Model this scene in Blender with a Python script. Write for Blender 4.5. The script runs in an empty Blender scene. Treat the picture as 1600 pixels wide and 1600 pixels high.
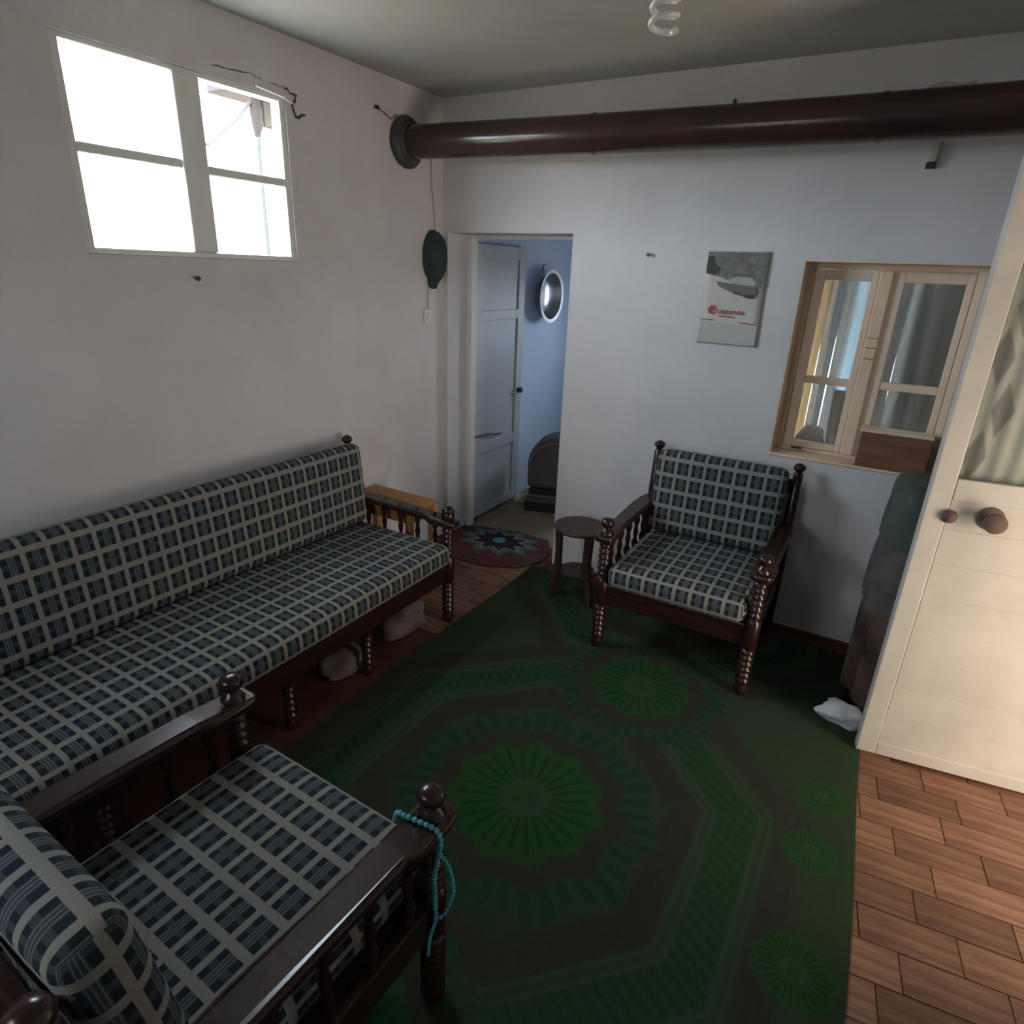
import bpy, bmesh, math, random
from mathutils import Vector, Matrix
random.seed(7)
PI = math.pi
S = bpy.context.scene
C = S.collection

# ------------------------------------------------------------------ camera
def cam_axes(yaw, pitch, roll):
    cz, sz = math.cos(yaw), math.sin(yaw)
    F = Vector((-sz * math.cos(pitch), cz * math.cos(pitch), math.sin(pitch)))
    R = Vector((cz, sz, 0)); U = R.cross(F)
    return R * math.cos(roll) + U * math.sin(roll), -R * math.sin(roll) + U * math.cos(roll), F
cam = bpy.data.cameras.new('camera'); camo = bpy.data.objects.new('camera', cam); C.objects.link(camo)
R_, U_, F_ = cam_axes(.522030242, -.365714821, .0393408895)
CP = Vector((2.24906894, -3.03735119, 1.6))
M_ = Matrix((R_, U_, -F_)).transposed().to_4x4(); M_.translation = CP
camo.matrix_world = M_
cam.sensor_width = 36; cam.lens = 985.728 / 1600 * 36; cam.clip_start = .02
S.camera = camo
S.view_settings.view_transform = 'Standard'; S.view_settings.look = 'None'
S.view_settings.gamma = 1; S.view_settings.use_curve_mapping = False
S.view_settings.exposure = 0.75

# ------------------------------------------------------------------ daylight
W = bpy.data.worlds.new('daylight'); S.world = W; W.use_nodes = True
nt = W.node_tree; nt.nodes.clear()
wo = nt.nodes.new('ShaderNodeOutputWorld'); wb = nt.nodes.new('ShaderNodeBackground')
wb.inputs['Color'].default_value = (.78, .90, 1.0, 1); wb.inputs['Strength'].default_value = 20.0
nt.links.new(wb.outputs[0], wo.inputs['Surface'])
def area(name, loc, size, size_y, direction, power, color, portal=False):
    l = bpy.data.lights.new(name, 'AREA'); l.shape = 'RECTANGLE'; l.size = size; l.size_y = size_y
    l.energy = power; l.color = color
    if portal: l.cycles.is_portal = True
    o = bpy.data.objects.new(name, l); C.objects.link(o); o.location = loc
    o.rotation_euler = Vector(direction).to_track_quat('-Z', 'Y').to_euler()
    return o
# sky portals: they only guide sampling of the sky through the wall openings
area('portal_high_window', (-.14, -1.45, 1.9), .85, .62, (1, 0, 0), 1, (1, 1, 1), True)
area('portal_fill_window', (.95, -4.22, 1.575), .8, .85, (0, 1, 0), 1, (1, 1, 1), True)  # this opening is added out of view for fill light
area('portal_assumed_store_window', (2.2, 1.92, 1.35), 1.2, 1.5, (0, -1, 0), 1, (1, 1, 1), True)  # unseen opening, assumed as the backlight of the curtains
area('portal_assumed_back_room_window', (.975, 2.12, 1.35), .35, .4, (0, -1, 0), 1, (1, 1, 1), True)  # unseen opening, added to light the bluish wall and white door
# added lamp for assumed warm daylight outside the open entrance door on the right
area('added_warm_lamp', (3.75, -1.55, .75), .8, 1.2, (-1, .55, 0), 31, (1.0, .82, .64))

# ------------------------------------------------------------------ materials
def mat(name, col=(.5, .5, .5), rough=.6, metal=0, spec=.5):
    m = bpy.data.materials.new(name); m.use_nodes = True
    b = m.node_tree.nodes['Principled BSDF']
    b.inputs['Base Color'].default_value = (*col, 1); b.inputs['Roughness'].default_value = rough
    b.inputs['Metallic'].default_value = metal; b.inputs['Specular IOR Level'].default_value = spec
    return m
class NG:
    def __init__(s, m): s.t = m.node_tree; s.n = s.t.nodes; s.b = s.n['Principled BSDF']
    def new(s, k): return s.n.new(k)
    def put(s, sock, v):
        if hasattr(v, 'is_output'): s.t.links.new(v, sock)
        elif isinstance(v, (tuple, list)): sock.default_value = (*v, 1) if len(v) == 3 and sock.type == 'RGBA' else v
        else: sock.default_value = v
    def m(s, op, a, b=0., c=None):
        n = s.new('ShaderNodeMath'); n.operation = op; s.put(n.inputs[0], a); s.put(n.inputs[1], b)
        if c is not None: s.put(n.inputs[2], c)
        return n.outputs[0]
    def mix(s, f, a, b):
        n = s.new('ShaderNodeMix'); n.data_type = 'RGBA'
        s.put(n.inputs[0], f); s.put(n.inputs[6], a); s.put(n.inputs[7], b); return n.outputs[2]
    def noise(s, scale, detail=3, rough=.5, vec=None):
        n = s.new('ShaderNodeTexNoise'); n.inputs['Scale'].default_value = scale
        n.inputs['Detail'].default_value = detail; n.inputs['Roughness'].default_value = rough
        if vec is not None: s.put(n.inputs['Vector'], vec)
        return n.outputs[0]
    def coord(s, k='Object', scale=None):
        n = s.new('ShaderNodeTexCoord'); o = n.outputs[k]
        if scale:
            mp = s.new('ShaderNodeMapping'); mp.inputs['Scale'].default_value = scale; s.t.links.new(o, mp.inputs[0]); o = mp.outputs[0]
        return o
    def xyz(s, v):
        n = s.new('ShaderNodeSeparateXYZ'); s.put(n.inputs[0], v); return n.outputs
    def step(s, v, a, b):
        n = s.new('ShaderNodeMapRange'); n.clamp = True; s.put(n.inputs[0], v)
        n.inputs[1].default_value = a; n.inputs[2].default_value = b; return n.outputs[0]
    def bump(s, h, strength=.3, dist=.01):
        n = s.new('ShaderNodeBump'); n.inputs['Strength'].default_value = strength; n.inputs['Distance'].default_value = dist
        s.put(n.inputs['Height'], h); s.t.links.new(n.outputs[0], s.b.inputs['Normal'])
    def col(s, v): s.put(s.b.inputs['Base Color'], v)
def tinted(name, a, b, scale=3, rough=.7, bump=.3, bscale=25, dist=.01, spec=.4, metal=0, stretch=None):
    m = mat(name, a, rough, metal, spec); g = NG(m); v = g.coord('Object', stretch)
    g.col(g.mix(g.step(g.noise(scale, 4, .6, v), .3, .7), a, b))
    if bump: g.bump(g.noise(bscale, 4, .6, v), bump, dist)
    return m
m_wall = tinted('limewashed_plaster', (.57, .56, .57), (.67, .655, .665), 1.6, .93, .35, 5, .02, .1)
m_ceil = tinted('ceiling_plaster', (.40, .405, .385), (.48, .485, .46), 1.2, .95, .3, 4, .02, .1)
m_blue = tinted('bluish_wash_plaster', (.56, .64, .78), (.64, .72, .86), 1.6, .93, .3, 5, .02, .1)
m_cream = tinted('cream_paint', (.74, .56, .41), (.82, .64, .48), 5, .55, .15, 20, .004)
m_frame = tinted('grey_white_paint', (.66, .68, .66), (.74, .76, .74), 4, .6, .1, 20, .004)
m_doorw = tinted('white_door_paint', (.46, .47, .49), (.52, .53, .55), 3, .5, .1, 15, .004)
m_leaf = tinted('worn_cream_paint', (.42, .395, .355), (.51, .485, .44), 5, .55, .18, 12, .006)
m_dark = tinted('dark_varnished_wood', (.017, .007, .007), (.032, .011, .009), 9, .25, .08, 40, .002, .5, 0, (1, 1, 6))
m_table = tinted('brown_table_wood', (.035, .018, .016), (.055, .027, .022), 9, .4, .1, 40, .002)
m_orange = tinted('orange_pine_wood', (.30, .13, .045), (.42, .20, .075), 6, .5, .1, 30, .002, .4, 0, (5, 1, 1))
m_box = tinted('red_brown_wood', (.15, .065, .04), (.24, .115, .07), 5, .6, .15, 30, .003, .4, 0, (1, 5, 5))
m_pipe = tinted('dark_brown_pipe_paint', (.030, .018, .018), (.050, .026, .024), 3, .2, .12, 8, .004)
m_flange = mat('grey_rosette_paint', (.045, .05, .052), .55)
m_cap = tinted('dark_teal_felt', (.020, .040, .042), (.032, .055, .056), 20, .9, .4, 90, .003)
m_steel = mat('steel', (.55, .56, .58), .28, 1)
m_iron = mat('dark_iron', (.06, .055, .05), .5, .8)
m_black = mat('dull_dark_grey', (.10, .09, .08), .95)  # even dark grey for the cracks and the bulb socket
m_tan = tinted('tan_screed', (.24, .18, .12), (.30, .23, .16), 8, .85, .3, 30, .003)
m_paper = mat('calendar_paper', (.52, .50, .46), .7)
m_cfl = mat('lamp_glass_white', (.85, .83, .80), .25)
m_plast = tinted('white_plastic', (.60, .60, .58), (.68, .68, .66), 5, .5, 0)
m_cable = mat('grey_cable', (.40, .39, .38), .7)
m_bag = tinted('white_cloth', (.62, .62, .66), (.78, .77, .78), 10, .8, .5, 30, .006)
m_ragp = tinted('pink_grey_printed_cloth', (.55, .42, .42), (.75, .72, .74), 14, .85, .5, 30, .006)
m_ragd = tinted('dull_printed_cloth', (.08, .06, .06), (.15, .13, .135), 14, .9, .5, 30, .006)
m_knob = mat('brown_knob', (.12, .08, .065), .8, 0, .2)
m_mattress = tinted('grey_bedding_cloth', (.075, .07, .075), (.11, .10, .105), 8, .9, .5, 20, .008)
m_bedd = mat('dark_bedding_fold', (.025, .02, .025), .9)
m_bedl = mat('pale_bedding_stripe', (.16, .14, .15), .9)
m_green = tinted('green_jacket_cloth', (.040, .058, .052), (.065, .088, .080), 7, .85, .6, 18, .012)
m_brownc = tinted('brown_patterned_cloth', (.055, .04, .035), (.15, .085, .07), 9, .9, .6, 18, .012)
m_beads = tinted('turquoise_beads', (.06, .34, .42), (.11, .46, .52), 60, .35, 0)
m_roof = mat('outside_brown_timber', (.013, .006, .003), .8)
m_outw = mat('outside_white_wall', (.7, .66, .62), .9)
def glass(name, gloss=.08, tint=(1, 1, 1)):
    m = bpy.data.materials.new(name); m.use_nodes = True; t = m.node_tree; t.nodes.clear()
    o = t.nodes.new('ShaderNodeOutputMaterial'); mx = t.nodes.new('ShaderNodeMixShader')
    a = t.nodes.new('ShaderNodeBsdfTransparent'); b = t.nodes.new('ShaderNodeBsdfGlossy')
    a.inputs[0].default_value = (*tint, 1); b.inputs['Roughness'].default_value = .05; mx.inputs[0].default_value = gloss
    t.links.new(a.outputs[0], mx.inputs[1]); t.links.new(b.outputs[0], mx.inputs[2]); t.links.new(mx.outputs[0], o.inputs[0])
    return m
m_glass = glass('window_glass', .06)
m_dglass = glass('dusty_glass', .10, (.80, .82, .80))
def cloth_trans(name, col, tr=.5):
    m = bpy.data.materials.new(name); m.use_nodes = True; t = m.node_tree; t.nodes.clear()
    o = t.nodes.new('ShaderNodeOutputMaterial'); mx = t.nodes.new('ShaderNodeMixShader'); mx.inputs[0].default_value = tr
    a = t.nodes.new('ShaderNodeBsdfDiffuse'); b = t.nodes.new('ShaderNodeBsdfTranslucent')
    a.inputs[0].default_value = (*col, 1); b.inputs[0].default_value = (*col, 1)
    t.links.new(a.outputs[0], mx.inputs[1]); t.links.new(b.outputs[0], mx.inputs[2]); t.links.new(mx.outputs[0], o.inputs[0])
    return m

def plaid():
    m = mat('plaid_upholstery', (.1, .1, .1), .92, 0, .2); g = NG(m)
    uv = g.xyz(g.coord('UV')); u, v = uv[0], uv[1]
    def band(x, p, w0, w1):
        f = g.m('FRACT', g.m('DIVIDE', x, p)); return g.m('MULTIPLY', g.m('GREATER_THAN', f, w0), g.m('LESS_THAN', f, w1))
    pu, pv = .066, .076
    bu = band(u, pu, 0, .22); bv = band(v, pv, 0, .25)
    big = g.m('MAXIMUM', bu, bv)
    thin = g.m('MAXIMUM', g.m('MAXIMUM', band(u, pu, .50, .54), band(u, pu, .61, .65)), band(u, pu, .72, .76))
    mid = g.m('MAXIMUM', band(v, pv, .54, .74), band(u, pu, .47, .79))
    nz = g.noise(3, 2, .5, g.coord('UV'))
    dark = g.mix(g.step(nz, .35, .65), (.010, .017, .032), (.014, .024, .026))
    c = g.mix(g.m('MULTIPLY', mid, .8), dark, (.050, .062, .072))
    c = g.mix(g.m('MULTIPLY', thin, .75), c, (.15, .165, .18))
    c = g.mix(big, c, g.mix(g.step(nz, .3, .7), (.215, .215, .205), (.25, .24, .21)))
    fine = g.noise(350, 2, .6, g.coord('UV'))
    c2 = g.new('ShaderNodeMix'); c2.data_type = 'RGBA'; c2.blend_type = 'MULTIPLY'; c2.inputs[0].default_value = .5
    g.put(c2.inputs[6], c); g.put(c2.inputs[7], g.mix(fine, (.45, .45, .45), (1.5, 1.5, 1.5)))
    g.col(c2.outputs[2])
    g.bump(g.m('ADD', g.m('MULTIPLY', big, .6), fine), .4, .003)
    return m
m_plaid = plaid()

def floorwood():
    m = mat('parquet_wood', (.2, .1, .06), .62, 0, .3); g = NG(m)
    v = g.coord('Object', (2.2, 26, 1))
    oi = g.new('ShaderNodeObjectInfo')
    n = g.noise(1.6, 5, .6, v)
    a = g.mix(g.step(n, .32, .68), (.125, .055, .034), (.30, .165, .10))
    c2 = g.new('ShaderNodeMix'); c2.data_type = 'RGBA'; c2.blend_type = 'MULTIPLY'; c2.inputs[0].default_value = 1
    g.put(c2.inputs[6], a); g.put(c2.inputs[7], g.mix(oi.outputs['Random'], (.62, .58, .55), (1.15, 1.12, 1.1)))
    g.col(c2.outputs[2]); g.bump(n, .2, .002)
    return m
m_floor = floorwood()
m_base = tinted('red_brown_vinyl', (.07, .026, .017), (.11, .042, .027), 6, .6, .1, 30, .002)

def rugmat():
    m = mat('green_carved_carpet', (.02, .06, .03), .97, 0, .1); g = NG(m)
    p = g.xyz(g.coord('Object')); x, y = p[0], p[1]
    hue = g.step(g.noise(1.3, 3, .6), .3, .7)
    base = g.mix(hue, (.024, .043, .020), (.030, .048, .028))
    brown = (.030, .030, .022); bright = (.018, .056, .018); line = (.031, .054, .030)
    c = base; hgt = None
    gn = g.noise(9, 3, .6)
    def dist(cx, cy, sx=1, sy=1):
        dx = g.m('DIVIDE', g.m('SUBTRACT', x, cx), sx); dy = g.m('DIVIDE', g.m('SUBTRACT', y, cy), sy); return dx, dy
    def sel(v, a, b, soft=.015): return g.m('MULTIPLY', g.step(v, a - soft, a + soft), g.m('SUBTRACT', 1., g.step(v, b - soft, b + soft)))
    # outer octagon band around the big medallion (repeats along the carpet)
    yy = g.m('SUBTRACT', g.m('MULTIPLY', g.m('FRACT', g.m('DIVIDE', g.m('ADD', y, 2.46), 1.66)), 1.66), .83)  # centre at y=-1.63
    yr = g.m('ABSOLUTE', yy); dx0 = g.m('SUBTRACT', x, 1.53); ax = g.m('ABSOLUTE', dx0)
    octd = g.m('MAXIMUM', g.m('MAXIMUM', g.m('DIVIDE', ax, .51), g.m('DIVIDE', yr, .56)), g.m('DIVIDE', g.m('ADD', ax, yr), .76))
    octd = g.m('ADD', octd, g.m('MULTIPLY', g.m('SUBTRACT', gn, .5), .03))
    comb = g.m('GREATER_THAN', g.m('SINE', g.m('MULTIPLY', g.m('ADD', y, g.m('MULTIPLY', x, .6)), 150.)), .0)
    c = g.mix(sel(octd, .80, 1.0, .03), c, brown)
    c = g.mix(sel(octd, 1.06, 1.30, .01), c, g.mix(g.m('MULTIPLY', comb, .55), (.018, .050, .020), (.013, .032, .015)))
    for e in (1.0, 1.06, 1.31, 1.37): c = g.mix(sel(octd, e, e + .025, .008), c, line)
    c = g.mix(sel(octd, 1.40, 1.58, .04), c, brown)
    # flower medallions
    for (cx, cy, r) in ((1.53, -1.63, .245), (1.64, -.86, .20), (1.50, -2.5, .22), (2.36, -1.75, .10), (2.35, -1.35, .08), (2.36, -1.10, .07)):
        dx, dy = dist(cx, cy)
        rr = g.m('SQRT', g.m('ADD', g.m('MULTIPLY', dx, dx), g.m('MULTIPLY', dy, dy)))
        ang = g.m('ARCTAN2', dy, dx); pet = g.m('SINE', g.m('MULTIPLY', ang, 11.))
        pet2 = g.m('SINE', g.m('ADD', g.m('MULTIPLY', ang, 26.), g.m('MULTIPLY', gn, 5.)))
        rn = g.m('DIVIDE', rr, g.m('ADD', r, g.m('MULTIPLY', pet, r * .06)))
        if r > .15:
            lf = g.m('GREATER_THAN', g.m('SINE', g.m('MULTIPLY', ang, 40.)), -.1)
            c = g.mix(sel(rn, 1.0, 1.30, .04), c, brown)
            c = g.mix(sel(rn, 1.32, 1.66, .03), c, g.mix(g.m('MULTIPLY', lf, .6), (.020, .048, .026), (.013, .030, .018)))
        inner = g.m('SUBTRACT', 1., g.step(rn, .96, 1.03))
        streak = g.m('MULTIPLY', g.m('GREATER_THAN', pet2, .45), sel(rn, .34, .86, .05))
        fl = g.mix(g.m('MULTIPLY', streak, .7), bright, (.008, .030, .010))
        fl = g.mix(sel(rn, .22, .32, .02), fl, line)
        c = g.mix(inner, c, fl)
    fz = g.noise(160, 3, .7)
    c2 = g.new('ShaderNodeMix'); c2.data_type = 'RGBA'; c2.blend_type = 'MULTIPLY'; c2.inputs[0].default_value = .6
    g.put(c2.inputs[6], c); g.put(c2.inputs[7], g.mix(fz, (.5, .5, .5), (1.5, 1.5, 1.5)))
    g.col(c2.outputs[2]); g.bump(g.m('ADD', fz, gn), .5, .006)
    return m

# ------------------------------------------------------------------ mesh helpers
class MB:
    def __init__(s): s.v = []; s.f = []; s.uv = None
    def add(s, vs, fs, M=None):
        b = len(s.v); s.v += [tuple(M @ Vector(p)) if M else tuple(p) for p in vs]
        s.f += [tuple(b + i for i in f) for f in fs]; return s
    def box(s, a, b, M=None):
        x0, y0, z0 = [min(p, q) for p, q in zip(a, b)]; x1, y1, z1 = [max(p, q) for p, q in zip(a, b)]
        vs = [(x0, y0, z0), (x1, y0, z0), (x1, y1, z0), (x0, y1, z0), (x0, y0, z1), (x1, y0, z1), (x1, y1, z1), (x0, y1, z1)]
        return s.add(vs, [(0, 3, 2, 1), (4, 5, 6, 7), (0, 1, 5, 4), (1, 2, 6, 5), (2, 3, 7, 6), (3, 0, 4, 7)], M)
    def lathe(s, prof, n=20, M=None):
        vs = []; fs = []
        for (r, z) in prof:
            for i in range(n): a = 2 * PI * i / n; vs.append((r * math.cos(a), r * math.sin(a), z))
        k = len(prof)
        for j in range(k - 1):
            for i in range(n):
                i2 = (i + 1) % n; fs.append((j * n + i, j * n + i2, (j + 1) * n + i2, (j + 1) * n + i))
        fs.append(tuple(reversed(range(n)))); fs.append(tuple((k - 1) * n + i for i in range(n)))
        return s.add(vs, fs, M)
    def tube(s, pts, r, n=10, cap=True):
        pts = [Vector(p) for p in pts]; rs = r if isinstance(r, (list, tuple)) else [r] * len(pts)
        vs = []; fs = []; up = None
        for i, p in enumerate(pts):
            t = (pts[min(i + 1, len(pts) - 1)] - pts[max(i - 1, 0)]).normalized()
            if up is None: up = t.orthogonal().normalized()
            up = (up - t * up.dot(t)).normalized(); w = t.cross(up)
            for k in range(n):
                a = 2 * PI * k / n; vs.append(p + (up * math.cos(a) + w * math.sin(a)) * rs[i])
        for j in range(len(pts) - 1):
            for k in range(n):
                k2 = (k + 1) % n; fs.append((j * n + k, j * n + k2, (j + 1) * n + k2, (j + 1) * n + k))
        if cap: fs.append(tuple(reversed(range(n)))); fs.append(tuple((len(pts) - 1) * n + k for k in range(n)))
        return s.add(vs, fs)
    def prism(s, poly, h0, h1, M=None):           # polygon in xy, extruded h0..h1 in z
        n = len(poly); vs = [(x, y, h0) for x, y in poly] + [(x, y, h1) for x, y in poly]
        fs = [tuple(reversed(range(n))), tuple(range(n, 2 * n))] + [(i, (i + 1) % n, n + (i + 1) % n, n + i) for i in range(n)]
        return s.add(vs, fs, M)
    def build(s, name, m, parent=None, smooth=False, bevel=0, kind=None, loc=None):
        me = bpy.data.meshes.new(name); me.from_pydata(s.v, [], s.f); me.update()
        if s.uv:
            ul = me.uv_layers.new(name='UVMap')
            for l in me.loops: ul.data[l.index].uv = s.uv[l.vertex_index] if not isinstance(s.uv, dict) else s.uv[l.index]
        me.materials.append(m)
        if smooth:
            for p in me.polygons: p.use_smooth = True
        o = bpy.data.objects.new(name, me); C.objects.link(o)
        if parent: o.parent = parent
        if loc: o.location = loc
        if bevel:
            b = o.modifiers.new('bevel', 'BEVEL'); b.width = bevel; b.segments = 2; b.limit_method = 'ANGLE'
        if smooth:
            try: me.shade_auto_smooth = True
            except Exception: pass
            me.set_sharp_from_angle(angle=math.radians(50)) if hasattr(me, 'set_sharp_from_angle') else None
        if kind: o['kind'] = kind
        return o
def T(x, y, z): return Matrix.Translation((x, y, z))
def RZ(a): return Matrix.Rotation(a, 4, 'Z')
def RX(a): return Matrix.Rotation(a, 4, 'X')
def RY(a): return Matrix.Rotation(a, 4, 'Y')
def tag(o, label, cat=None, group=None):
    o['label'] = label
    if cat: o['category'] = cat
    if group: o['group'] = group
    return o
def thing(name, label, cat, loc=(0, 0, 0), rz=0, group=None):
    o = bpy.data.objects.new(name, None); C.objects.link(o); o.location = loc; o.rotation_euler = (0, 0, rz)
    o.empty_display_size = .1
    return tag(o, label, cat, group)
def struct(o, label=None):
    o['kind'] = 'structure'
    if label: o['label'] = label
    return o
def sempty(name, label=None):
    o = bpy.data.objects.new(name, None); C.objects.link(o); return struct(o, label)
def boxes(name, m, lst, parent=None, bevel=0):
    b = MB()
    for a, c in lst: b.box(a, c)
    return b.build(name, m, parent, bevel=bevel)

def cushion(name, w, d, h, r, puff, parent, m, M=None, n=14):
    """rounded pad centred on xy with its bottom at z=0; metric UVs wrap over the edges"""
    bm_v = []; faces = []; uvs = {}
    hw, hd, hh = w / 2, d / 2, h / 2
    def rp(p):
        q = Vector((max(-hw + r, min(hw - r, p[0])), max(-hd + r, min(hd - r, p[1])), max(-hh + r, min(hh - r, p[2]))))
        dlt = Vector(p) - q
        if dlt.length > 1e-9: dlt = dlt.normalized() * r
        q = q + dlt
        fx = 1 - min(1, abs(q.x) / hw) ** 4; fy = 1 - min(1, abs(q.y) / hd) ** 4; fz = 1 - min(1, abs(q.z) / hh) ** 2
        s = 1 if q.z > 0 else -1
        q.z += s * puff * fx * fy * (abs(q.z) / hh); q.x += puff * .5 * fz * fy * (1 if q.x > 0 else -1) * (abs(q.x) / hw) ** 3
        q.y += puff * .5 * fz * fx * (1 if q.y > 0 else -1) * (abs(q.y) / hd) ** 3
        return q
    def lin(a, k):
        # grid with extra rings near the rounded edge
        ins = [-a, -a + r * .15, -a + r * .4, -a + r * .7, -a + r]
        core = [(-a + r) + (2 * a - 2 * r) * i / k for i in range(1, k)]
        return ins + core + [-x for x in reversed(ins)]
    nx = max(6, int(w / .06)); ny = max(6, int(d / .06)); nz = 2
    X, Y, Z = lin(hw, nx), lin(hd, ny), lin(hh, nz)
    vs = []; fs = []; uv = []
    def face(A, B, f, uvf, flip):
        b = len(vs)
        for i, a in enumerate(A):
            for j, c in enumerate(B): p = rp(f(a, c)); vs.append(M @ p if M else p); uv.append(uvf(a, c))
        nb = len(B)
        for i in range(len(A) - 1):
            for j in range(nb - 1):
                q = (b + i * nb + j, b + (i + 1) * nb + j, b + (i + 1) * nb + j + 1, b + i * nb + j + 1)
                fs.append(tuple(reversed(q)) if flip else q)
    face(X, Y, lambda a, c: (a, c, hh), lambda a, c: (a, c), False)
    face(X, Y, lambda a, c: (a, c, -hh), lambda a, c: (a, c), True)
    face(X, Z, lambda a, c: (a, -hd, c), lambda a, c: (a, -hd + (c - hh)), False)
    face(X, Z, lambda a, c: (a, hd, c), lambda a, c: (a, hd - (c - hh)), True)
    face(Y, Z, lambda a, c: (hw, a, c), lambda a, c: (hw - (c - hh), a), False)
    face(Y, Z, lambda a, c: (-hw, a, c), lambda a, c: (-hw + (c - hh), a), True)
    mb = MB(); mb.v = [tuple(p) for p in vs]; mb.f = fs
    me = bpy.data.meshes.new(name); me.from_pydata(mb.v, [], mb.f); me.update()
    ul = me.uv_layers.new(name='UVMap')
    for l in me.loops: ul.data[l.index].uv = uv[l.vertex_index]
    bm = bmesh.new(); bm.from_mesh(me); bmesh.ops.remove_doubles(bm, verts=bm.verts, dist=1e-5); bm.to_mesh(me); bm.free()
    for p in me.polygons: p.use_smooth = True
    me.materials.append(m)
    o = bpy.data.objects.new(name, me); C.objects.link(o); o.parent = parent
    return o

# ------------------------------------------------------------------ room shell
H = 2.406
LX, RX_, NY = 0.0, 3.16, -3.95
boxes_ = boxes
# floor slab and parquet pieces
fl = struct(boxes('floor', m_base, [((-.25, -4.2, -.1), (3.5, .2, -.003))]), 'red-brown floor with rows of wooden parquet blocks')
pl_mesh = {}
def plank(x0, y0, x1, y1, key):
    if key not in pl_mesh:
        w, d = x1 - x0 - .003, y1 - y0 - .003; b = MB(); b.box((-w / 2, -d / 2, -.002), (w / 2, d / 2, .002)); o = b.build('plank', m_floor, fl, bevel=0); pl_mesh[key] = o.data
    else:
        o = bpy.data.objects.new('plank', pl_mesh[key]); C.objects.link(o); o.parent = fl
    o.location = ((x0 + x1) / 2, (y0 + y1) / 2, random.uniform(-.0012, 0)); o.rotation_euler = (random.uniform(-.002, .002), 0, random.uniform(-.004, .004))
PW, PL = .112, .235
row = 0; y = -2.9
TH = math.atan2(.073, .511) * .8
while y < -.02:
    off = (row % 2) * PL / 2 + (row % 3) * .03
    x = .0 - off + (.0)
    while x < 3.1:
        x0, x1 = max(x, .01), min(x + PL, 3.14)
        vis = (y > -1.05 and .45 < x1 < 1.15) or (y > -.28 and x1 > .1 and x1 < 2.3)
        if vis and x1 - x0 > .03 and y + PW < 0: plank(x0, y, x1, y + PW, (round(x1 - x0, 4)))
        x += PL
    y += PW; row += 1
ca, sa = math.cos(TH), math.sin(TH)
for r in range(-14, 7):
    for c_ in range(-1, 4):
        lx = 2.40 + (c_ + (r % 2) * .5 + (r % 3) * .12) * PL; ly = -.95 + r * PW
        X = 2.40 + (lx - 2.40) * ca - (ly + .95) * sa; Y = -.95 + (lx - 2.40) * sa + (ly + .95) * ca
        if not (2.30 < X < 3.02 and -2.4 < Y < -.10): continue
        plank(X - PL / 2, Y - PW / 2, X + PL / 2, Y + PW / 2, round(PL, 4)); bpy.context.scene.collection.objects[-1].rotation_euler = (0, 0, TH)
struct(boxes('floor_back_room', m_tan, [((-.25, .2, -.1), (3.5, 2.1, -.001))]), 'tan screed floor of the room beyond the doorway')
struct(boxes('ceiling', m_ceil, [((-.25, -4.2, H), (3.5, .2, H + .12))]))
# left wall with the high window opening: y -1.855..-1.045, z 1.61..2.185
wy0, wy1, wz0, wz1 = -1.87, -1.03, 1.60, 2.195
wl = struct(boxes('wall_left', m_wall, [((-.075, -4.2, 0), (0, wy0, H)), ((-.075, wy1, 0), (0, 0, H)), ((-.075, wy0, 0), (0, wy1, wz0)), ((-.075, wy0, wz1), (0, wy1, H))]), 'white plastered wall with the high four pane window')
# back wall: doorway x .03-.785 z 0-1.778 ; window x 1.855-2.47 z .858-1.685 ; 0.2 thick
dx0, dx1, dh = .03, .785, 1.778
vx0, vx1, vz0, vz1 = 1.853, 2.50, .858, 1.685
wbk = struct(boxes('wall_back', m_wall, [((-.25, 0, 0), (dx0, .22, H)), ((dx0, 0, dh), (dx1, .22, H)), ((dx1, 0, 0), (vx0, .22, H)),
      ((vx0, 0, 0), (vx1, .22, vz0)), ((vx0, 0, vz1), (vx1, .22, H)), ((vx1, 0, 0), (3.5, .22, H))]), 'white plastered wall with doorway and inner window')
# right wall with the entrance doorway the open leaf belongs to
struct(boxes('wall_right', m_wall, [((RX_, -.72, 0), (RX_ + .3, 0, H)), ((RX_, -1.5, 2.1), (RX_ + .3, -.72, H)), ((RX_, -4.2, 0), (RX_ + .3, -1.5, H))]))
struct(boxes('wall_near', m_wall, [((-.25, NY - .25, 0), (.55, NY, H)), ((1.35, NY - .25, 0), (RX_, NY, H)), ((.55, NY - .25, 0), (1.35, NY, 1.15)), ((.55, NY - .25, 2.0), (1.35, NY, H))]))  # the hole belongs to the added fill window
# unseen closed box added outside the entrance doorway to block the sky
struct(boxes('floor_sky_block', m_tan, [((3.5, -2.6, -.1), (5.2, .22, -.003)), ]))
struct(boxes('wall_sky_block', m_wall, [((5.1, -2.6, 0), (5.2, .22, 2.5)), ((3.46, -2.7, 0), (5.2, -2.6, 2.5)), ((3.46, .12, 0), (5.1, .22, 2.5))]))
struct(boxes('ceiling_sky_block', m_ceil, [((3.46, -2.7, 2.5), (5.2, .22, 2.6))]))
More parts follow.
